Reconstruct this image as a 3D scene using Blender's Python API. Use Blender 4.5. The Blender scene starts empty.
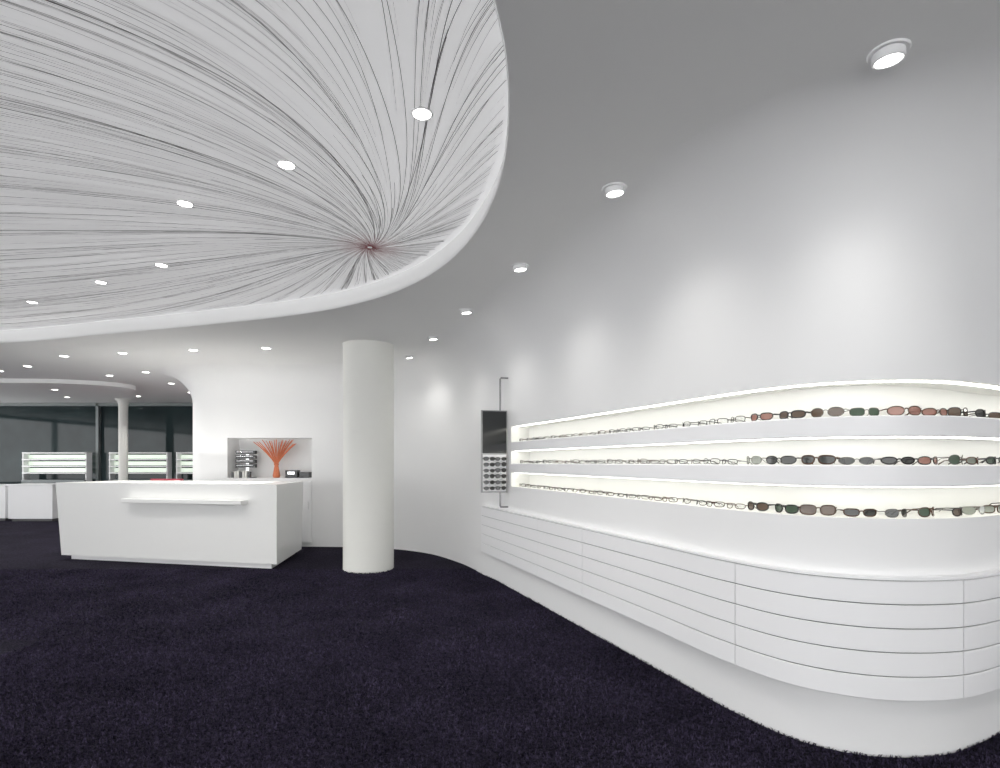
import bpy, bmesh, math, random
import numpy as np
from mathutils import Vector, Matrix
random.seed(7)
scene = bpy.context.scene
scene.view_settings.view_transform = 'Standard'
scene.view_settings.exposure = 0.17
H = 2.93      # main ceiling height
HP = 3.10     # printed ceiling height

# ---------------------------------------------------------------- materials
def mat(name, col, rough=0.5, metal=0.0, emis=None, estr=0.0, noise=0.0, nscale=8.0, spec=0.5):
    m = bpy.data.materials.new(name); m.use_nodes = True
    nt = m.node_tree; b = nt.nodes['Principled BSDF']
    b.inputs['Base Color'].default_value = (*col, 1)
    b.inputs['Roughness'].default_value = rough
    b.inputs['Metallic'].default_value = metal
    b.inputs['Specular IOR Level'].default_value = spec
    if emis:
        b.inputs['Emission Color'].default_value = (*emis, 1)
        b.inputs['Emission Strength'].default_value = estr
    if noise > 0:
        tc = nt.nodes.new('ShaderNodeTexCoord'); n = nt.nodes.new('ShaderNodeTexNoise')
        n.inputs['Scale'].default_value = nscale
        r = nt.nodes.new('ShaderNodeMix'); r.data_type = 'RGBA'
        r.inputs['A'].default_value = (*[c*(1-noise) for c in col], 1)
        r.inputs['B'].default_value = (*[min(1, c*(1+noise)) for c in col], 1)
        nt.links.new(tc.outputs['Object'], n.inputs['Vector'])
        nt.links.new(n.outputs['Fac'], r.inputs['Factor'])
        nt.links.new(r.outputs['Result'], b.inputs['Base Color'])
    return m

M_wall = mat('white_plaster', (0.86, 0.86, 0.855), 0.6, noise=0.01, nscale=3)
M_ceil = mat('ceiling_paint', (0.87, 0.87, 0.86), 0.8, noise=0.01, nscale=3)
M_print = mat('printed_ceiling_fill_glow', (0.82, 0.82, 0.83), 0.7, emis=(1, 1, 1), estr=0.30, noise=0.015, nscale=2)  # glow added to the printed ceiling to fill the room evenly
M_column = mat('column_paint', (0.86, 0.86, 0.81), 0.5, noise=0.01)
M_lac = mat('white_lacquer', (0.88, 0.88, 0.885), 0.32, noise=0.005)
M_desk = mat('desk_solid_surface', (0.87, 0.87, 0.85), 0.35, noise=0.005)
M_gap = mat('shadow_gap', (0.16, 0.16, 0.16), 0.8)
M_plinth = mat('plinth_white', (0.84, 0.84, 0.84), 0.45)
M_niche = mat('niche_white', (0.87, 0.87, 0.84), 0.5)
M_led = mat('led_strip', (1, 1, 1), 0.5, emis=(1.0, 0.985, 0.90), estr=5.2)
M_trim = mat('lamp_trim_white', (0.85, 0.85, 0.85), 0.3)
M_bulb = mat('lamp_glow', (1, 1, 1), 0.5, emis=(1, 0.98, 0.95), estr=14.0)
M_fill = mat('hidden_fill_glow', (1, 1, 1), 0.5, emis=(1, 0.98, 0.95), estr=26.0)  # glow of the added fill bar in the desk recess
M_chrome = mat('chrome', (0.75, 0.75, 0.76), 0.15, 1.0)
M_rod = mat('dark_steel', (0.30, 0.30, 0.30), 0.3, 1.0)
M_black = mat('black_gloss', (0.012, 0.014, 0.015), 0.12)
M_frame = mat('black_frame', (0.02, 0.018, 0.016), 0.25)
M_gold = mat('metal_frame', (0.10, 0.09, 0.08), 0.3, 0.7)
M_brownf = mat('tortoise_frame', (0.07, 0.035, 0.02), 0.2, noise=0.5, nscale=80)
M_redf = mat('red_frame', (0.25, 0.03, 0.03), 0.25)
M_orange = mat('coral_orange', (0.68, 0.20, 0.09), 0.5, noise=0.2, nscale=30)
M_pink = mat('pink_fabric', (0.65, 0.12, 0.16), 0.8, noise=0.1, nscale=40)
M_mull = mat('mullion_grey', (0.20, 0.22, 0.22), 0.4, 0.3)
M_dglass = mat('dark_glass', (0.026, 0.040, 0.042), 0.05, noise=0.6, nscale=1.5, spec=.28)
M_paper = mat('paper_white', (0.75, 0.74, 0.7), 0.7)
M_greenglow = mat('shelf_reflection_glow', (0.7, 0.8, 0.7), 0.3, emis=(0.85, 0.95, 0.80), estr=0.5)  # glow stands in for lit shelves mirrored in the window

def lens_mat(name, col, alpha):
    m = mat(name, col, 0.04)
    nt = m.node_tree; b = nt.nodes['Principled BSDF']; out = nt.nodes['Material Output']
    t = nt.nodes.new('ShaderNodeBsdfTransparent'); mx = nt.nodes.new('ShaderNodeMixShader')
    t.inputs['Color'].default_value = (*[min(1, c*1.5+0.35) for c in col], 1)
    mx.inputs[0].default_value = alpha
    nt.links.new(t.outputs[0], mx.inputs[1]); nt.links.new(b.outputs[0], mx.inputs[2])
    nt.links.new(mx.outputs[0], out.inputs[0])
    return m
L = [lens_mat('lens_smoke', (0.02, 0.022, 0.02), .88), lens_mat('lens_green', (0.045, 0.08, 0.05), .82),
     lens_mat('lens_brown', (0.09, 0.055, 0.035), .82), lens_mat('lens_rose', (0.28, 0.12, 0.09), .7),
     lens_mat('lens_grey', (0.22, 0.24, 0.20), .65), lens_mat('lens_clear', (0.5, 0.52, 0.5), .15)]

# carpet
M_carpet = bpy.data.materials.new('shag_carpet'); M_carpet.use_nodes = True
nt = M_carpet.node_tree; b = nt.nodes['Principled BSDF']
b.inputs['Roughness'].default_value = 0.95; b.inputs['Specular IOR Level'].default_value = 0.1
tc = nt.nodes.new('ShaderNodeTexCoord')
n1 = nt.nodes.new('ShaderNodeTexNoise'); n1.inputs['Scale'].default_value = 48; n1.inputs['Detail'].default_value = 5; n1.inputs['Roughness'].default_value = .75; n1.inputs['Distortion'].default_value = .8
n2 = nt.nodes.new('ShaderNodeTexNoise'); n2.inputs['Scale'].default_value = 1.3; n2.inputs['Detail'].default_value = 5
v1 = nt.nodes.new('ShaderNodeTexVoronoi'); v1.inputs['Scale'].default_value = 55
for n in (n1, n2, v1): nt.links.new(tc.outputs['Object'], n.inputs['Vector'])
cr = nt.nodes.new('ShaderNodeValToRGB')
cr.color_ramp.elements[0].position = .38; cr.color_ramp.elements[0].color = (0.003, 0.0025, 0.007, 1)
cr.color_ramp.elements[1].position = .66; cr.color_ramp.elements[1].color = (0.046, 0.038, 0.068, 1)
nt.links.new(n1.outputs['Fac'], cr.inputs[0])
cr2 = nt.nodes.new('ShaderNodeValToRGB')
cr2.color_ramp.elements[0].position = .35; cr2.color_ramp.elements[0].color = (.7, .7, .7, 1)
cr2.color_ramp.elements[1].position = .65; cr2.color_ramp.elements[1].color = (1.2, 1.2, 1.2, 1)
nt.links.new(n2.outputs['Fac'], cr2.inputs[0])
mx = nt.nodes.new('ShaderNodeMix'); mx.data_type = 'RGBA'; mx.blend_type = 'MULTIPLY'; mx.inputs['Factor'].default_value = 1
nt.links.new(cr.outputs[0], mx.inputs['A']); nt.links.new(cr2.outputs[0], mx.inputs['B'])
nt.links.new(mx.outputs['Result'], b.inputs['Base Color'])
ad = nt.nodes.new('ShaderNodeMath'); ad.operation = 'SUBTRACT'
nt.links.new(n1.outputs['Fac'], ad.inputs[0]); nt.links.new(v1.outputs['Distance'], ad.inputs[1])
bp = nt.nodes.new('ShaderNodeBump'); bp.inputs['Strength'].default_value = 1; bp.inputs['Distance'].default_value = .03
nt.links.new(ad.outputs[0], bp.inputs['Height']); nt.links.new(bp.outputs['Normal'], b.inputs['Normal'])
# pile yarn: tip colour varies tuft to tuft
M_pile = bpy.data.materials.new('carpet_pile_yarn'); M_pile.use_nodes = True
nt = M_pile.node_tree; b = nt.nodes['Principled BSDF']; b.inputs['Roughness'].default_value = .85; b.inputs['Specular IOR Level'].default_value = .15
tc = nt.nodes.new('ShaderNodeTexCoord'); n1 = nt.nodes.new('ShaderNodeTexNoise'); n1.inputs['Scale'].default_value = 38; n1.inputs['Detail'].default_value = 4; n1.inputs['Roughness'].default_value = .7
n2 = nt.nodes.new('ShaderNodeTexNoise'); n2.inputs['Scale'].default_value = 1.6; n2.inputs['Detail'].default_value = 5
nt.links.new(tc.outputs['Object'], n1.inputs['Vector']); nt.links.new(tc.outputs['Object'], n2.inputs['Vector'])
ad = nt.nodes.new('ShaderNodeMath'); ad.operation = 'MULTIPLY_ADD'; ad.inputs[1].default_value = .45
nt.links.new(n2.outputs['Fac'], ad.inputs[0]); nt.links.new(n1.outputs['Fac'], ad.inputs[2])
cr = nt.nodes.new('ShaderNodeValToRGB')
cr.color_ramp.elements[0].position = .58; cr.color_ramp.elements[0].color = (0.006, 0.0048, 0.013, 1)
cr.color_ramp.elements[1].position = .88; cr.color_ramp.elements[1].color = (0.062, 0.050, 0.092, 1)
nt.links.new(ad.outputs[0], cr.inputs[0]); nt.links.new(cr.outputs[0], b.inputs['Base Color'])

# line print
M_line = bpy.data.materials.new('printed_line_ink'); M_line.use_nodes = True
FOC = (-1.03, 4.43)
nt = M_line.node_tree; b = nt.nodes['Principled BSDF']; b.inputs['Roughness'].default_value = .8
tc = nt.nodes.new('ShaderNodeTexCoord')
vm = nt.nodes.new('ShaderNodeVectorMath'); vm.operation = 'DISTANCE'; vm.inputs[1].default_value = (FOC[0], FOC[1], HP)
nt.links.new(tc.outputs['Object'], vm.inputs[0])
cr = nt.nodes.new('ShaderNodeValToRGB')
cr.color_ramp.elements[0].position = .05; cr.color_ramp.elements[0].color = (0.32, 0.06, 0.07, 1)
cr.color_ramp.elements[1].position = .32; cr.color_ramp.elements[1].color = (0.18, 0.165, 0.17, 1)
nt.links.new(vm.outputs['Value'], cr.inputs[0]); nt.links.new(cr.outputs[0], b.inputs['Base Color'])

# ---------------------------------------------------------------- helpers
class MB:
    def __init__(s): s.v = []; s.f = []; s.m = []; s.mats = []
    def mi(s, m):
        if m not in s.mats: s.mats.append(m)
        return s.mats.index(m)
    def add(s, vs, fs, m):
        o = len(s.v); k = s.mi(m)
        s.v += [tuple(v) for v in vs]
        for f in fs: s.f.append(tuple(i+o for i in f)); s.m.append(k)
    def box(s, c, d, m, rz=0.0, M=None):
        dx, dy, dz = d[0]/2, d[1]/2, d[2]/2
        vs = []
        R = Matrix.Rotation(rz, 3, 'Z')
        for z in (-dz, dz):
            for x, y in ((-dx, -dy), (dx, -dy), (dx, dy), (-dx, dy)):
                v = R @ Vector((x, y, z)) + Vector(c)
                if M: v = M @ v
                vs.append(v)
        s.add(vs, [(3,2,1,0),(4,5,6,7),(0,1,5,4),(1,2,6,5),(2,3,7,6),(3,0,4,7)], m)
    def prism(s, poly_b, poly_t, zb, zt, m, cap=True):
        n = len(poly_b)
        vs = [(x, y, zb) for x, y in poly_b] + [(x, y, zt) for x, y in poly_t]
        fs = [(i, (i+1) % n, n+(i+1) % n, n+i) for i in range(n)]
        if cap: fs += [tuple(range(n-1, -1, -1)), tuple(range(n, 2*n))]
        s.add(vs, fs, m)
    def tube(s, pts, r, m, seg=8, closed=False, M=None, caps=True):
        pts = [Vector(p) for p in pts]; n = len(pts); vs = []
        up0 = Vector((0, 0, 1))
        for i, p in enumerate(pts):
            if closed: t = pts[(i+1) % n]-pts[i-1]
            else: t = pts[min(i+1, n-1)]-pts[max(i-1, 0)]
            t.normalize()
            up = up0 if abs(t.z) < .95 else Vector((0, 1, 0))
            if closed: up = Vector((0, 1, 0)) if abs(t.y) < .9 else up0
            a = t.cross(up).normalized(); bb = t.cross(a)
            rr = r[i] if isinstance(r, (list, tuple)) else r
            for k in range(seg):
                an = 2*math.pi*k/seg
                v = p+(a*math.cos(an)+bb*math.sin(an))*rr
                vs.append(M @ v if M else v)
        fs = []
        for i in range(n if closed else n-1):
            j = (i+1) % n
            for k in range(seg):
                l = (k+1) % seg
                fs.append((i*seg+k, i*seg+l, j*seg+l, j*seg+k))
        if not closed and caps:
            fs += [tuple(range(seg-1, -1, -1)), tuple((n-1)*seg+k for k in range(seg))]
        s.add(vs, fs, m)
    def lathe(s, prof, m, seg=32, M=None, cen=(0, 0, 0)):
        vs = []
        for r, z in prof:
            for k in range(seg):
                a = 2*math.pi*k/seg
                v = Vector((r*math.cos(a), r*math.sin(a), z))
                if M: v = M @ v
                vs.append(v+Vector(cen))
        fs = []
        for i in range(len(prof)-1):
            for k in range(seg):
                l = (k+1) % seg
                fs.append((i*seg+k, i*seg+l, (i+1)*seg+l, (i+1)*seg+k))
        s.add(vs, fs, m)
    def disc(s, r, z, m, seg=32, M=None, cen=(0, 0, 0)):
        vs = []
        for k in range(seg):
            a = 2*math.pi*k/seg; v = Vector((r*math.cos(a), r*math.sin(a), z))
            if M: v = M @ v
            vs.append(v+Vector(cen))
        s.add(vs, [tuple(range(seg))], m)
    def obj(s, name, smooth=False, bevel=0.0, recalc=True, angle=40):
        me = bpy.data.meshes.new(name); me.from_pydata(s.v, [], s.f)
        for m in s.mats: me.materials.append(m)
        me.polygons.foreach_set('material_index', s.m)
        if recalc:
            bm = bmesh.new(); bm.from_mesh(me); bmesh.ops.recalc_face_normals(bm, faces=bm.faces); bm.to_mesh(me); bm.free()
        if smooth:
            me.polygons.foreach_set('use_smooth', [True]*len(me.polygons))
            me.set_sharp_from_angle(angle=math.radians(angle))
        o = bpy.data.objects.new(name, me); scene.collection.objects.link(o)
        if bevel > 0:
            bv = o.modifiers.new('bevel', 'BEVEL'); bv.width = bevel; bv.segments = 3; bv.limit_method = 'ANGLE'
        return o

def catmull(P, per=24, closed=False):
    out = []; n = len(P)
    rng = range(n) if closed else range(n-1)
    for i in rng:
        if closed: a, b_, c, d = P[i-1], P[i], P[(i+1) % n], P[(i+2) % n]
        else: a, b_, c, d = P[max(i-1, 0)], P[i], P[i+1], P[min(i+2, n-1)]
        a, b_, c, d = map(Vector, (a, b_, c, d))
        if a == b_: a = b_-(c-b_)
        if c == d: d = c+(c-b_)
        t0 = 0; t1 = t0+(b_-a).length**.5; t2 = t1+(c-b_).length**.5; t3 = t2+(d-c).length**.5
        for k in range(per):
            t = t1+(t2-t1)*k/per
            A1 = a*((t1-t)/(t1-t0))+b_*((t-t0)/(t1-t0)); A2 = b_*((t2-t)/(t2-t1))+c*((t-t1)/(t2-t1)); A3 = c*((t3-t)/(t3-t2))+d*((t-t2)/(t3-t2))
            B1 = A1*((t2-t)/(t2-t0))+A2*((t-t0)/(t2-t0)); B2 = A2*((t3-t)/(t3-t1))+A3*((t-t1)/(t3-t1))
            out.append(B1*((t2-t)/(t2-t1))+B2*((t-t1)/(t2-t1)))
    if not closed: out.append(Vector(P[-1]))
    return out

# ---------------------------------------------------------------- curved wall path
WP = [(-5.46, 14.5), (-5.46, 12.0), (-5.46, 10.4), (-5.39, 9.85), (-5.12, 9.45), (-4.60, 9.30), (-3.9, 9.28), (-3.1, 9.26), (-2.3, 9.18), (-1.6, 8.95),
      (-1.05, 8.52), (-.66, 7.95), (-.42, 7.5), (-.197, 6.92), (.303, 5.63), (.803, 4.34), (1.09, 3.6), (1.27, 3.13), (1.48, 2.78), (1.74, 2.63), (2.10, 2.63),
      (2.42, 2.76), (2.9, 3.02), (3.4, 3.22), (4.2, 3.35), (5.5, 3.38)]
dense = catmull(WP, 60)
for it in range(60):
    dense = [dense[0]]+[(dense[i-1]+dense[i]*2+dense[i+1])/4 for i in range(1, len(dense)-1)]+[dense[-1]]
cum = [0.0]
for i in range(1, len(dense)): cum.append(cum[-1]+(dense[i]-dense[i-1]).length)
TOT = cum[-1]
import bisect
def P_at(s):
    s = max(0, min(TOT-1e-6, s)); i = bisect.bisect_right(cum, s)-1; i = min(i, len(dense)-2)
    f = (s-cum[i])/(cum[i+1]-cum[i]); return dense[i].lerp(dense[i+1], f)
def N_at(s):
    t = (P_at(s+.03)-P_at(s-.03)).normalized(); return Vector((t.y, -t.x))
def s_near(x, y):
    p = Vector((x, y)); return cum[min(range(len(dense)), key=lambda i: (dense[i]-p).length_squared)]
def off(s, o, z):
    p = P_at(s)+N_at(s)*o; return (p.x, p.y, z)

S_shelf0, S_shelf1 = s_near(.12, 6.1), s_near(3.9, 3.3)
S_bn0, S_bn1 = s_near(-4.52, 9.3), s_near(-3.11, 9.26)
S_dr0, S_dr1 = s_near(-.19, 6.9), s_near(4.6, 3.36)
NZ0, NZ1 = 1.135, 1.785
BZ0, BZ1 = 1.135, 1.80
ss = sorted(set([i*.05 for i in range(int(TOT/.05)+1)]+[TOT-1e-4, S_shelf0, S_shelf1, S_bn0, S_bn1, S_dr0, S_dr1]))
R = 0.55
prof = [(0, 0), (0, .28), (0, .6), (0, .87), (0, NZ0), (0, NZ1), (0, BZ1), (0, 2.1), (0, H-R)]
for k in range(1, 17):
    a = math.pi/2*k/16; prof.append((R*(1-math.cos(a)), H-R+R*math.sin(a)))
wall = MB(); vs = []; fs = []
for s in ss:
    for o, z in prof:
        oo = o
        if z < .29 and S_dr0-.2 < s < S_dr1:
            k = min(1, (s-(S_dr0-.2))/.6); k = k*k*(3-2*k); oo = -.04*k
        vs.append(off(s, oo, z))
n = len(prof)
for i in range(len(ss)-1):
    sm = (ss[i]+ss[i+1])/2
    for j in range(n-1):
        zm = (prof[j][1]+prof[j+1][1])/2
        if S_shelf0 < sm < S_shelf1 and NZ0 < zm < NZ1: continue
        if S_bn0 < sm < S_bn1 and BZ0 < zm < BZ1: continue
        fs.append((i*n+j, (i+1)*n+j, (i+1)*n+j+1, i*n+j+1))
wall.add(vs, fs, M_wall)

def strip(mb, s0, s1, prof, m, closed=False, step=.05, caps=False):
    k = max(1, int(math.ceil((s1-s0)/step))); vs = []
    for i in range(k+1):
        s = s0+(s1-s0)*i/k
        for o, z in prof: vs.append(off(s, o, z))
    n = len(prof); fs = []
    for i in range(k):
        for j in range(n if closed else n-1):
            l = (j+1) % n
            fs.append((i*n+j, (i+1)*n+j, (i+1)*n+l, i*n+l))
    if caps and closed:
        fs.append(tuple(range(n))); fs.append(tuple(k*n+j for j in range(n)))
    mb.add(vs, fs, m)
ND = .22
strip(wall, S_shelf0, S_shelf1, [(0, NZ0), (-ND, NZ0), (-ND, NZ1), (0, NZ1)], M_niche)
for s in (S_shelf0, S_shelf1):
    wall.add([off(s, 0, NZ0), off(s, -ND, NZ0), off(s, -ND, NZ1), off(s, 0, NZ1)], [(0, 1, 2, 3)], M_niche)
strip(wall, S_bn0, S_bn1, [(0, BZ0), (-.35, BZ0), (-.35, BZ1), (0, BZ1)], M_wall)
for s in (S_bn0, S_bn1):
    wall.add([off(s, 0, BZ0), off(s, -.35, BZ0), off(s, -.35, BZ1), off(s, 0, BZ1)], [(0, 1, 2, 3)], M_wall)
wall.obj('wall_curved', smooth=True, recalc=False, angle=35)

# display shelves + LED
sh = MB()
levels = [(1.520, 1.618), (1.284, 1.385)]
for z0, z1 in levels:
    strip(sh, S_shelf0+.001, S_shelf1-.001, [(-ND+.001, z0), (0-.004, z0), (0.0, z0+.004), (0.0, z1-.004), (-.004, z1), (-ND+.001, z1)], M_lac, closed=True, caps=True)
for zt in (NZ1, 1.520, 1.284):
    strip(sh, S_shelf0+.03, S_shelf1-.03, [(-.065, zt-.001), (-.065, zt-.005), (-.030, zt-.005), (-.030, zt-.001)], M_led, closed=True)
sh.obj('display_shelf', smooth=True, angle=35)

# drawers cabinet
dr = MB()
DZ0, DZ1, FD = .30, .868, .045
strip(dr, S_dr0, S_dr1, [(.001, DZ0+.004), (FD-.010, DZ0+.004), (FD-.010, DZ1-.014), (.001, DZ1-.014)], M_gap, closed=True, caps=True)
strip(dr, S_dr0-.004, S_dr1, [(.001, DZ1-.012), (FD+.002, DZ1-.012), (FD+.002, DZ1), (.001, DZ1)], M_lac, closed=True, caps=True)
cuts = [S_dr0, s_near(.42, 5.37), s_near(.72, 4.58), s_near(1.30, 3.04), s_near(2.14, 2.64), s_near(3.3, 3.2), S_dr1]
rows = 5; rh = (DZ1-.014-DZ0)/rows
for a, c in zip(cuts[:-1], cuts[1:]):
    for r in range(rows):
        z0 = DZ0+r*rh+.0025; z1 = DZ0+(r+1)*rh-.0025
        g = .0024
        strip(dr, a+g, c-g, [(FD-.012, z0), (FD-.003, z0), (FD, z0+.003), (FD, z1-.003), (FD-.003, z1), (FD-.012, z1)], M_lac, closed=True, caps=True)
dr.obj('drawer_cabinet', smooth=True, angle=30)

# ---------------------------------------------------------------- eyewear
def superrim(w, h, p, droop):
    pts = []
    for k in range(20):
        a = 2*math.pi*k/20; c, s_ = math.cos(a), math.sin(a)
        x = w*math.copysign(abs(c)**p, c); z = h*math.copysign(abs(s_)**p, s_)
        if s_ < 0: x *= (1-droop*abs(s_))
        pts.append((x, z))
    return pts
def glasses(mb, M, sun, sc=1.0, lens=None):
    if sun:
        lm = lens or random.choice([L[0], L[0], L[0], L[1], L[1], L[1], L[2], L[2], L[2], L[3], L[4], L[4], L[0]]); fm = random.choice([M_frame, M_frame, M_frame, M_brownf, M_gold, M_brownf, M_gold])
        if lens: fm = M_frame
        if lm is L[4] and random.random() < .6: fm = M_gold
        w, h = random.uniform(.028, .033), random.uniform(.017, .023); p = random.uniform(.6, .95); dp = random.uniform(0, .3)
        rr = random.uniform(.0024, .0038) if fm is not M_gold else .0016
    else:
        lm = L[5]; fm = random.choice([M_frame, M_brownf, M_gold, M_frame])
        w, h = random.uniform(.024, .027), random.uniform(.011, .016); p = random.uniform(.5, 1); dp = random.uniform(0, .15); rr = .0022
    w *= sc; h *= sc; cx = w+.009*sc; z0 = h+rr
    pts = superrim(w, h, p, dp)
    for sg in (-1, 1):
        wrap = .010
        P3 = [(sg*(cx+x), wrap*((cx+x)/(2*w))**2*1.6, z0+z) for x, z in pts]
        mb.tube(P3, rr, fm, 5, closed=True, M=M)
        mb.add([M @ Vector(q) for q in P3], [tuple(range(len(P3)))], lm)
        xo = cx+w
        yo = wrap*((xo)/(2*w))**2*1.6
        mb.tube([(sg*(xo-.002), yo-.002, z0+h*.45), (sg*(xo+.004), yo+.004, z0+h*.5), (sg*(xo+.005), yo+.05, z0+h*.45), (sg*(xo+.002), yo+.09, z0+h*.2), (sg*(xo-.002), yo+.118, z0-h*.8)],
                [rr*1.2, rr*1.3, rr*.9, rr*.9, rr], fm, 5, M=M)
    mb.tube([(-.011*sc, .001, z0+h*.25), (-.004*sc, -.001, z0+h*.5), (.004*sc, -.001, z0+h*.5), (.011*sc, .001, z0+h*.25)], rr*1.1, fm, 5, M=M)

gl = MB()
S_sun = s_near(1.30, 3.05)
for row, zz in enumerate((NZ0, 1.385, 1.618)):
    s = S_shelf0+.12+random.uniform(0, .05)
    while s < S_shelf1-.1:
        sun = s > S_sun-.06+.04*(2-row)
        pz = P_at(s)+N_at(s)*(-.050+random.uniform(-.01, .01)); nn = N_at(s)
        ang = math.atan2(nn.y, nn.x)+math.pi/2+random.uniform(-.35, .35)
        M = Matrix.Translation((pz.x, pz.y, zz+.0015)) @ Matrix.Rotation(ang, 4, 'Z') @ Matrix.Rotation(random.uniform(-.08, .02), 4, 'X')
        glasses(gl, M, sun, random.uniform(.96, 1.08))
        s += random.uniform(.170, .20) if sun else random.uniform(.135, .155)
gl.obj('eyeglasses_display', smooth=True, angle=50)

# ---------------------------------------------------------------- floor (carpet base + tufted pile in one mesh)
rng = np.random.default_rng(3)
def tufts(xa, xb, ya, yb, dens, ln, wd):
    N = int((xb-xa)*(yb-ya)*dens)
    x = rng.uniform(xa, xb, N); y = rng.uniform(ya, yb, N); a = rng.uniform(0, 2*np.pi, N); l = rng.uniform(0, 2*np.pi, N)
    keep = (np.abs(x) < y*.97+.4); x, y, a, l = x[keep], y[keep], a[keep], l[keep]; N = len(x)
    h = ln*rng.uniform(.5, 1, N); w = wd*rng.uniform(.6, 1.2, N); lean = rng.uniform(.2, 1.0, N)*ln
    base = np.stack([x, y, np.zeros(N)], 1); side = np.stack([np.cos(a)*w/2, np.sin(a)*w/2, np.zeros(N)], 1)
    mid = base+np.stack([np.cos(l)*lean*.4, np.sin(l)*lean*.4, h*.75], 1)
    tip = base+np.stack([np.cos(l)*lean, np.sin(l)*lean, h], 1)
    V = np.stack([base-side, base+side, mid+side*.9, mid-side*.9, tip], 1)
    return V.reshape(-1, 3)
V = np.concatenate([tufts(-3.6, 3.2, 2.2, 4.4, 8500, .018, .0055), tufts(-7.2, 1.6, 4.4, 7.3, 3400, .018, .008)])
N = len(V)//5
i0 = np.arange(N)*5+4
q = np.stack([i0, i0+1, i0+2, i0+3], 1); t = np.stack([i0+3, i0+2, i0+4], 1)
loops = np.concatenate([[0, 1, 2, 3], np.concatenate([q, t], 1).ravel()])
starts = np.concatenate([[0], (4+np.arange(N)[:, None]*7+np.array([[0, 4]])).ravel()])
tot = np.concatenate([[4], np.tile([4, 3], N)])
Vall = np.concatenate([np.array([(-16, -5, 0), (6, -5, 0), (6, 16, 0), (-16, 16, 0)], float), V])
me = bpy.data.meshes.new('floor'); me.vertices.add(len(Vall)); me.vertices.foreach_set('co', Vall.ravel().astype(np.float32))
me.loops.add(len(loops)); me.loops.foreach_set('vertex_index', loops.astype(np.int32))
me.polygons.add(len(starts)); me.polygons.foreach_set('loop_start', starts.astype(np.int32)); me.polygons.foreach_set('loop_total', tot.astype(np.int32))
me.materials.append(M_carpet); me.materials.append(M_pile)
mi = np.ones(len(starts), np.int32); mi[0] = 0; me.polygons.foreach_set('material_index', mi)
me.update(calc_edges=True); me.validate()
o = bpy.data.objects.new('floor', me); scene.collection.objects.link(o)

# ---------------------------------------------------------------- ceiling with oval recess
OV = [(-6.43, 7.2), (-4.78, 6.72), (-3.35, 6.27), (-2.07, 5.80), (-1.44, 5.45), (-.89, 4.98), (-.45, 4.38), (-.17, 3.75), (-.01, 3.12), (.04, 2.5), (.0, 1.95),
      (-.2, 1.3), (-.8, .6), (-1.9, .1), (-3.6, -.2), (-6, -.2), (-8.6, .4), (-10.2, 2.2), (-10.5, 4.6), (-9.6, 6.6), (-8.2, 7.3)]
oval = catmull(OV, 14, closed=True)
def oval_off(d):
    out = []; n = len(oval)
    for i in range(n):
        t = (oval[(i+1) % n]-oval[i-1]).normalized(); nn = Vector((t.y, -t.x))
        out.append(oval[i]+nn*d)
    return out
area = sum(oval[i].x*oval[(i+1) % len(oval)].y-oval[(i+1) % len(oval)].x*oval[i].y for i in range(len(oval)))
sgn = 1 if area > 0 else -1
bm = bmesh.new()
def loop(pts, z):
    vv = [bm.verts.new((p[0], p[1], z)) for p in pts]
    return [bm.edges.new((vv[i], vv[(i+1) % len(vv)])) for i in range(len(vv))], vv
e1, _ = loop([(-16, -5), (6, -5), (6, 16), (-16, 16)], H)
e2, v2 = loop(oval_off(0), H)
bmesh.ops.triangle_fill(bm, use_beauty=True, edges=e1+e2)
me = bpy.data.meshes.new('ceiling'); bm.to_mesh(me); bm.free(); me.materials.append(M_ceil)
o = bpy.data.objects.new('ceiling', me); scene.collection.objects.link(o)
rc = MB(); n = len(oval)
profR = [(0, H-.001), (-.006*sgn, H+.004), (-.006*sgn, H+.03), (.02*sgn, H+.07), (.03*sgn, HP-.02), (.03*sgn, HP)]
vs = []
for d, z in profR:
    for p in oval_off(d): vs.append((p.x, p.y, z))
fs = [(j*n+i, j*n+(i+1) % n, (j+1)*n+(i+1) % n, (j+1)*n+i) for j in range(len(profR)-1) for i in range(n)]
rc.add(vs, fs, M_ceil)
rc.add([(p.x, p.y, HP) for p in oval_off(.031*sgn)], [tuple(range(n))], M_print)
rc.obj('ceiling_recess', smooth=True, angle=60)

# streamlines print
inner = oval_off(0)
polyx = [p.x for p in inner]; polyy = [p.y for p in inner]
def inside(x, y):
    c = False; j = n-1
    for i in range(n):
        if (polyy[i] > y) != (polyy[j] > y) and x < (polyx[j]-polyx[i])*(y-polyy[i])/(polyy[j]-polyy[i])+polyx[i]: c = not c
        j = i
    return c
F2 = (-.55, .35)
SRC = [(FOC[0], FOC[1], 2.2), (F2[0], F2[1], .75), (-11.5, 1.0, -1.4), (-4.2, -2.6, .6)]
def field(x, y):
    vx, vy = -.16, -.03
    for a, b_, q in SRC:
        dx, dy = x-a, y-b_; r2 = dx*dx+dy*dy+1e-5
        vx += q*dx/r2; vy += q*dy/r2
        if (a, b_) == FOC:
            e = .16*q*math.exp(-r2*.35)
            vx += e*dy/r2; vy -= e*dx/r2
    m = math.hypot(vx, vy)+1e-9
    return vx/m, vy/m
pr = MB()
def stream(x, y, direction, maxn=260, ph=0.0):
    pts = [(x, y)]
    am = random.uniform(.01, .06)
    for i in range(maxn):
        st = .05*direction
        vx, vy = field(x, y); mx_, my_ = field(x+vx*st/2, y+vy*st/2)
        a = am*math.sin(ph+i*.09)
        mx_, my_ = mx_-a*my_, my_+a*mx_
        x += mx_*st; y += my_*st
        if x < -8.5 or not inside(x, y): break
        pts.append((x, y))
    return pts
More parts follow.
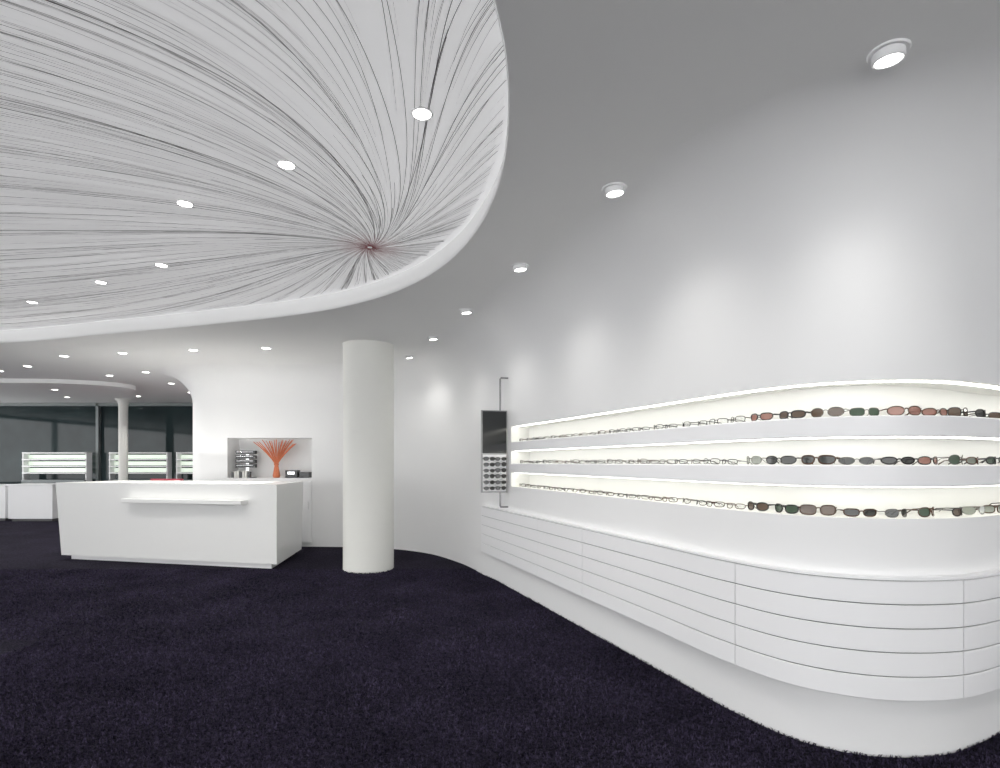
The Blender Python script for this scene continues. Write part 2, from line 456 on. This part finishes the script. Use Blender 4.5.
def ribbon(pts, wd):
    if len(pts) < 3: return
    vs = []; m_ = len(pts); z = HP-.002-random.random()*.001
    for i, p in enumerate(pts):
        a = pts[max(i-1, 0)]; c = pts[min(i+1, m_-1)]
        tx, ty = c[0]-a[0], c[1]-a[1]; l = math.hypot(tx, ty)+1e-9
        w = wd*(.35+.65*min(1, i/14))/2
        vs += [(p[0]-ty/l*w, p[1]+tx/l*w, z), (p[0]+ty/l*w, p[1]-tx/l*w, z)]
    pr.add(vs, [(2*i, 2*i+1, 2*i+3, 2*i+2) for i in range(m_-1)], M_line)
for k in range(440):
    a = 2*math.pi*(k+random.uniform(-.4, .4))/440
    mx_n = 200 if random.random() < .5 else random.randint(8, 70)
    ribbon(stream(FOC[0]+.02*math.cos(a), FOC[1]+.02*math.sin(a), 1, mx_n, random.uniform(0, 6)), random.uniform(.0018, .0036))
for k in range(160):
    a = 2*math.pi*(k+random.uniform(-.4, .4))/160
    ribbon(stream(F2[0]+.02*math.cos(a), F2[1]+.02*math.sin(a), 1, 200, random.uniform(0, 6)), random.uniform(.0018, .0032))
for k in range(1500):
    x = random.uniform(-7.0, 0); y = random.uniform(.6, 6.2)
    if not inside(x, y) or math.hypot(x-FOC[0], y-FOC[1]) < .6: continue
    ribbon(stream(x, y, 1, random.randint(20, 120), random.uniform(0, 6)), random.uniform(.0016, .0032))
pr.obj('ceiling_line_print', recalc=False)

# dropped ceiling disc in the far area
dd = MB()
DP = catmull([(-9.3, 10.25), (-8.1, 10.35), (-7.45, 10.7), (-7.3, 11.15), (-7.7, 11.7), (-8.8, 12.2), (-11, 12.7), (-14, 12.6), (-15.3, 11.6), (-14, 10.5), (-11.5, 10.2)], 10, closed=True)
dd.prism([(p.x, p.y) for p in DP], [(p.x, p.y) for p in DP], H-.08, H-.001, M_ceil)
dd.obj('ceiling_dropped_panel', smooth=True, angle=50)

# ---------------------------------------------------------------- support column
co = MB(); r = .325
co.lathe([(r-.012, 0.0), (r-.012, .012), (r, .016), (r, H-.012), (r+.004, H-.001)], M_column, 96, cen=(-1.72, 7.33, 0))
co.disc(r+.004, H-.001, M_column, 96, cen=(-1.72, 7.33, 0))
co.disc(r-.012, 0.0, M_column, 96, cen=(-1.72, 7.33, 0))
co.obj('support_column', smooth=True)

# ---------------------------------------------------------------- reception desk
rd = MB()
FL, FR, BR, BL = Vector((-6.37, 8.02)), Vector((-2.90, 7.28)), Vector((-3.01, 8.58)), Vector((-6.07, 9.0))
c0 = (FL+FR+BR+BL)/4
def shrink(ps, d): return [p+(c0-p).normalized()*d for p in ps]
T = [FL, FR, BR, BL]; Bt = [FL+Vector((.06, .03)), FR+Vector((-.01, .02)), BR+Vector((-.03, 0)), BL+Vector((.05, -.02))]
Tin = [T[0]+Vector((.30, .22)), T[1]+Vector((-.30, .32)), T[2]+Vector((-.32, -.10)), T[3]+Vector((.30, -.12))]
def ring(a, za, b_, zb, m):
    vs = [(p.x, p.y, za) for p in a]+[(p.x, p.y, zb) for p in b_]
    rd.add(vs, [(i, (i+1) % 4, 4+(i+1) % 4, 4+i) for i in range(4)], m)
ZT = 1.105
ring(Bt, .065, T, ZT, M_desk); ring(T, ZT, Tin, ZT, M_desk); ring(Tin, ZT, Tin, .74, M_desk)
rd.add([(p.x, p.y, .74) for p in Tin], [(0, 1, 2, 3)], M_desk)
rd.add([(p.x, p.y, .065) for p in Bt], [(3, 2, 1, 0)], M_desk)
desk = rd.obj('reception_desk', bevel=.008)
pl = MB(); pb = shrink(Bt, .10); pb[0] += Vector((.02, .03))
pl.prism([tuple(p) for p in pb], [tuple(p) for p in pb], 0, .067, M_plinth)
o = pl.obj('plinth'); o.parent = desk
d = (FR-FL).normalized(); nrm = Vector((d.y, -d.x)); ang = math.atan2(d.y, d.x)
a0 = FL+d*(1.26); a1 = FL+d*(3.12)
mid = (a0+a1)/2+nrm*.065
ls = MB(); ls.box((mid.x, mid.y, .872), ((a1-a0).length, .14, .055), M_desk, rz=ang)
o = ls.obj('bag_ledge', bevel=.006); o.parent = desk
tl = MB(); tc_ = (FL+FR)/2-nrm*.55  # added glowing bar, hidden behind the desk rim, lifts the far ceiling
tl.box((tc_.x, tc_.y, .752), (2.2, .10, .022), M_trim, rz=ang); tl.box((tc_.x, tc_.y, .766), (2.1, .06, .006), M_fill, rz=ang)
o = tl.obj('hidden_fill_bar'); o.parent = desk

# ---------------------------------------------------------------- niche contents on back wall
v = MB()
vx, vy = -3.76, 9.42
v.lathe([(0.001, BZ0+.001), (.05, BZ0+.001), (.06, BZ0+.04), (.045, BZ0+.13), (.032, BZ0+.2), (.045, BZ0+.24), (.04, BZ0+.24), (.028, BZ0+.2), (.001, BZ0+.19)], M_orange, 24, cen=(vx, vy, 0))
for k in range(26):
    a = -1.0+2.0*k/25+random.uniform(-.05, .05)
    ln = min(random.uniform(.40, .48)/max(.75, math.cos(a*.6)), .44/max(.3, math.cos(a*.75)))
    yy = random.uniform(-.05, .05); base = Vector((vx, vy, BZ0+.2))
    pts = []
    for q in range(5):
        t = q/4; aa = a*.75*(.7+.3*t)
        pts.append((base.x+math.sin(aa)*ln*t, base.y+yy*t, min(BZ1-.02, base.z+math.cos(aa)*ln*t)))
    v.tube(pts, [.006, .006, .009, .008, .005], M_orange, 6)
v.obj('vase_with_coral_branches', smooth=True)
st = MB()
st.box((-4.28, 9.44, BZ0+.006), (.30, .14, .012), M_black)
for k in range(4):
    z = BZ0+.20+k*.075
    st.box((-4.28, 9.45, z), (.32, .10, .058), M_black)
    st.tube([(-4.42, 9.39, z+.01), (-4.14, 9.39, z+.01)], .007, M_chrome, 8)
st.box((-4.28, 9.5, BZ0+.22), (.05, .02, .42), M_chrome)
st.obj('eyewear_stand', bevel=.003)
bx = MB(); bx.box((-3.48, 9.40, BZ0+.065), (.20, .14, .125), M_black); bx.box((-3.48, 9.328, BZ0+.08), (.12, .006, .05), M_chrome); bx.box((-3.27, 9.42, BZ0+.05), (.16, .14, .095), M_black)
bx.obj('card_terminal', bevel=.004)
bk = MB()
for k in range(7): bk.box((-4.44+.045*k, 9.32, BZ0+.052+.004*(k % 3)), (.034, .07, .10+.008*(k % 3)), M_paper if k % 3 else M_black)
bk.obj('brochures', bevel=.001)
for k in range(3):
    dm = MB(); x0 = -4.48+.46*k
    dm.box((x0+.225, 9.245, .58), (.44, .03, 1.0), M_lac)
    dm.tube([(x0+.40, 9.225, .62), (x0+.40, 9.225, .75)], .006, M_chrome, 8)
    dm.obj('door_%d' % (k+1), bevel=.003)

# ---------------------------------------------------------------- swivel mirror panel
mp = MB()
A = Vector((-.205, 6.10)); Bp = Vector((.075, 6.18)); dv = (Bp-A).normalized(); pang = math.atan2(dv.y, dv.x); pc = (A+Bp)/2
W_ = (Bp-A).length; z0, z1 = 1.065, 1.965
MM = Matrix.Translation((pc.x, pc.y, 0)) @ Matrix.Rotation(pang, 4, 'Z')
mp.box((0, 0, (z0+z1)/2), (W_, .030, z1-z0), M_rod, M=MM)
mp.box((0, -.0165, z0+.42+(z1-z0-.42)/2), (W_-.02, .004, z1-z0-.44), M_black, M=MM)
mp.box((0, -.0165, z0+.215), (W_-.03, .004, .40), M_lac, M=MM)
for k in range(6):  # eyewear rows reflected in the mirror, modelled as small shelves with glasses
    zz = z0+.025+k*.064
    mp.box((0, -.034, zz), (W_-.04, .032, .004), M_chrome, M=MM)
    for xx in (-.065, .065):
        glasses(mp, MM @ Matrix.Translation((xx, -.045, zz+.004)) @ Matrix.Diagonal((.9, .22, 1.0, 1)), True, .95, lens=L[0])
mp.tube([MM @ Vector((.07, 0, z1)), MM @ Vector((.07, 0, z1+.35)), MM @ Vector((.075, 0, z1+.36)), MM @ Vector((.20, 0, z1+.36))], .010, M_rod, 10)
mp.tube([MM @ Vector((.07, 0, z0)), MM @ Vector((.07, 0, z0-.15)), MM @ Vector((.075, 0, z0-.16)), MM @ Vector((.20, 0, z0-.16))], .010, M_rod, 10)
mp.obj('wall_mounted_mirror', smooth=True, angle=40)

# ---------------------------------------------------------------- far glazed wall & fittings
YW = 14.5
wf = MB()
wf.add([(-16, YW+.06, 0), (-5.3, YW+.06, 0), (-5.3, YW+.06, H), (-16, YW+.06, H)], [(0, 1, 2, 3)], M_dglass)
wf.obj('window_1', recalc=False)
mu = MB()
for x in (-15.9, -13.3, -10.4, -7.9, -5.5): mu.box((x, YW, H/2), (.07, .1, H), M_mull)
mu.box((-10.7, YW, H-.04), (10.6, .1, .08), M_mull); mu.box((-10.7, YW, .05), (10.6, .1, .1), M_mull)
mu.obj('trim_1')
pc2 = MB(); pc2.lathe([(.10, 0), (.10, 2.70), (.105, 2.80), (.13, 2.88), (.18, H-.001)], M_column, 32, cen=(-9.15, 13.6, 0)); pc2.obj('support_column', smooth=True)
for (xa, xb) in ((-12.1, -10.5), (-9.9, -8.45), (-8.2, -7.0)):  # shelf rows reflected in the window, built as glowing units
    s_ = MB()
    for k in range(4):
        z = 1.12+k*.17
        s_.box(((xa+xb)/2, 14.28, z), (xb-xa, .22, .03), M_lac)
        if k < 3: s_.box(((xa+xb)/2, 14.37, z+.075), (xb-xa-.02, .02, .10), M_greenglow)
    for x in (xa, xb): s_.box((x, 14.3, .84), (.03, .2, 1.62), M_lac)
    s_.box(((xa+xb)/2, 14.28, .5), (xb-xa, .25, .9), M_mull)
    s_.obj('reflected_shelf_unit', bevel=.002)
for (xa, xb, y0, zt) in ((-13.6, -11.75, 13.3, .84), (-11.6, -10.55, 13.2, .86)):
    s_ = MB(); s_.box(((xa+xb)/2, y0+.3, zt/2+.03), (xb-xa, .6, zt-.06), M_lac); s_.box(((xa+xb)/2, y0+.3, .03), (xb-xa-.1, .5, .06), M_gap)
    s_.box(((xa+xb)/2, y0+.3, zt), (xb-xa+.04, .64, .03), M_lac)
    s_.obj('display_counter', bevel=.004)
ch = MB(); cx, cy = -7.3, 12.0
ch.box((cx, cy, .30), (.62, .60, .22), M_pink); ch.box((cx, cy+.28, .66), (.66, .12, .74), M_pink)
ch.box((cx-.33, cy, .46), (.10, .60, .40), M_pink); ch.box((cx+.33, cy, .46), (.10, .60, .40), M_pink)
for a in (-.27, .27):
    for b_ in (-.24, .24): ch.tube([(cx+a, cy+b_, 0), (cx+a, cy+b_, .2)], .015, M_chrome, 8)
ch.obj('armchair', bevel=.03)

# room enclosure outside the view: open frames left and behind, added to admit fill light, solid wall right
w = MB(); w.box((6.05, -.8, H/2), (.1, 8.4, H), M_wall); w.obj('wall_right')
w = MB()
for x in (-16, -12.5, -9, -5.5, -2, 1.5, 6): w.box((x, -5, H/2), (.12, .12, H), M_mull)
w.box((-5, -5, H-.06), (22, .12, .12), M_mull); w.box((-5, -5, .06), (22, .12, .12), M_mull)
w.obj('fill_opening_rear')
w = MB()
for y in (-1.5, 2, 5.5, 9, 12, 14.4): w.box((-16, y, H/2), (.12, .12, H), M_mull)
w.box((-16, 4.8, H-.06), (.12, 19.4, .12), M_mull); w.box((-16, 4.8, .06), (.12, 19.4, .12), M_mull)
w.obj('fill_opening_left')

# ---------------------------------------------------------------- lamps
def downlight(x, y, z, energy, tilt=None, gimbal=False, size=75, blend=.8, rad=.05):
    m = MB(); rr = .050 if z < HP else .043; tw = .020 if z < HP else .012
    m.lathe([(rr, 0.03), (rr, -.004), (rr+.003, -.007), (rr+tw-.004, -.007), (rr+tw, -.001), (rr+tw, .0)], M_trim, 36, cen=(x, y, z))
    aim = Vector((0, 0, -1))
    if tilt: aim = Vector(tilt).normalized()
    Mr = Vector((0, 0, -1)).rotation_difference(aim).to_matrix()
    if gimbal:
        m.lathe([(.050, .03), (.054, 0), (.054, -.030), (.050, -.034), (.045, -.032), (.044, -.026)], M_trim, 36, M=Mr, cen=(x, y, z))
        m.disc(.0445, -.027, M_bulb, 36, M=Mr, cen=(x, y, z)); dz = .05
    else:
        m.disc(rr, -.004, M_bulb, 36, cen=(x, y, z)); dz = .03
    o = m.obj('recessed_downlight', smooth=True, recalc=False)
    ld = bpy.data.lights.new('spot', 'SPOT'); ld.energy = energy; ld.spot_size = math.radians(size); ld.spot_blend = blend; ld.shadow_soft_size = rad
    ld.color = (1, .985, .96)
    lo = bpy.data.objects.new('lamp_spot', ld); scene.collection.objects.link(lo)
    lo.location = Vector((x, y, z))+aim*dz
    lo.rotation_euler = Vector((0, 0, -1)).rotation_difference(aim).to_euler()
    lo.parent = o
for (x, y) in ((1.45, 2.09), (.64, 3.13), (.156, 4.37), (-.34, 5.64), (-.82, 6.86), (-1.31, 8.08)):
    s = s_near(x+.5, y+.2); p = P_at(s); dd_ = Vector((p.x-x, p.y-y)).normalized()
    downlight(x, y, H, 16, tilt=(dd_.x*.12, dd_.y*.12, -1), gimbal=True, size=120, blend=1.0)
for (x, y) in ((-.38, 2.73), (-1.22, 3.2), (-2.07, 3.68), (-2.92, 4.83), (-3.77, 5.29), (-4.97, 5.95)):
    downlight(x, y, HP, 60, size=140, blend=1)
for (x, y) in ((-3.14, 7.52), (-4.19, 7.65), (-5.3, 7.86), (-6.29, 8.08)):
    downlight(x, y, H, 32, size=140, blend=1)
for (x, y) in ((-7.53, 8.93), (-6.02, 9.52), (-6.4, 10.9), (-6.8, 12.3), (-6.9, 9.9), (-8.4, 9.4), (-10, 8.9)):
    downlight(x, y, H, 60, size=140, blend=1)
for (x, y) in ((-8.4, 13.0), (-10.2, 13.2), (-12.0, 13.2)): downlight(x, y, H, 50, size=120)
for (x, y) in ((-8.9, 11.2), (-10.5, 11.5)): downlight(x, y, H-.08, 50, size=120)
for (x, y) in ((1.6, .4), (.9, -1.4), (-1.5, -2.2), (-4, -2.4), (3.4, 1.2)): downlight(x, y, H, 50, size=130, blend=1)

# world: even white fill light, added through the open frames
wd = bpy.data.worlds.new('World'); scene.world = wd; wd.use_nodes = True
bg = wd.node_tree.nodes['Background']; bg.inputs[0].default_value = (.98, .985, 1, 1); bg.inputs[1].default_value = 3.2

# camera
cd = bpy.data.cameras.new('camera'); cam = bpy.data.objects.new('camera', cd); scene.collection.objects.link(cam)
cam.location = (0, 0, 1.4); cam.rotation_euler = (math.pi/2, 0, 0)
cd.sensor_width = 36; cd.lens = 20.16; cd.shift_y = .078; cd.clip_start = .05
scene.camera = cam
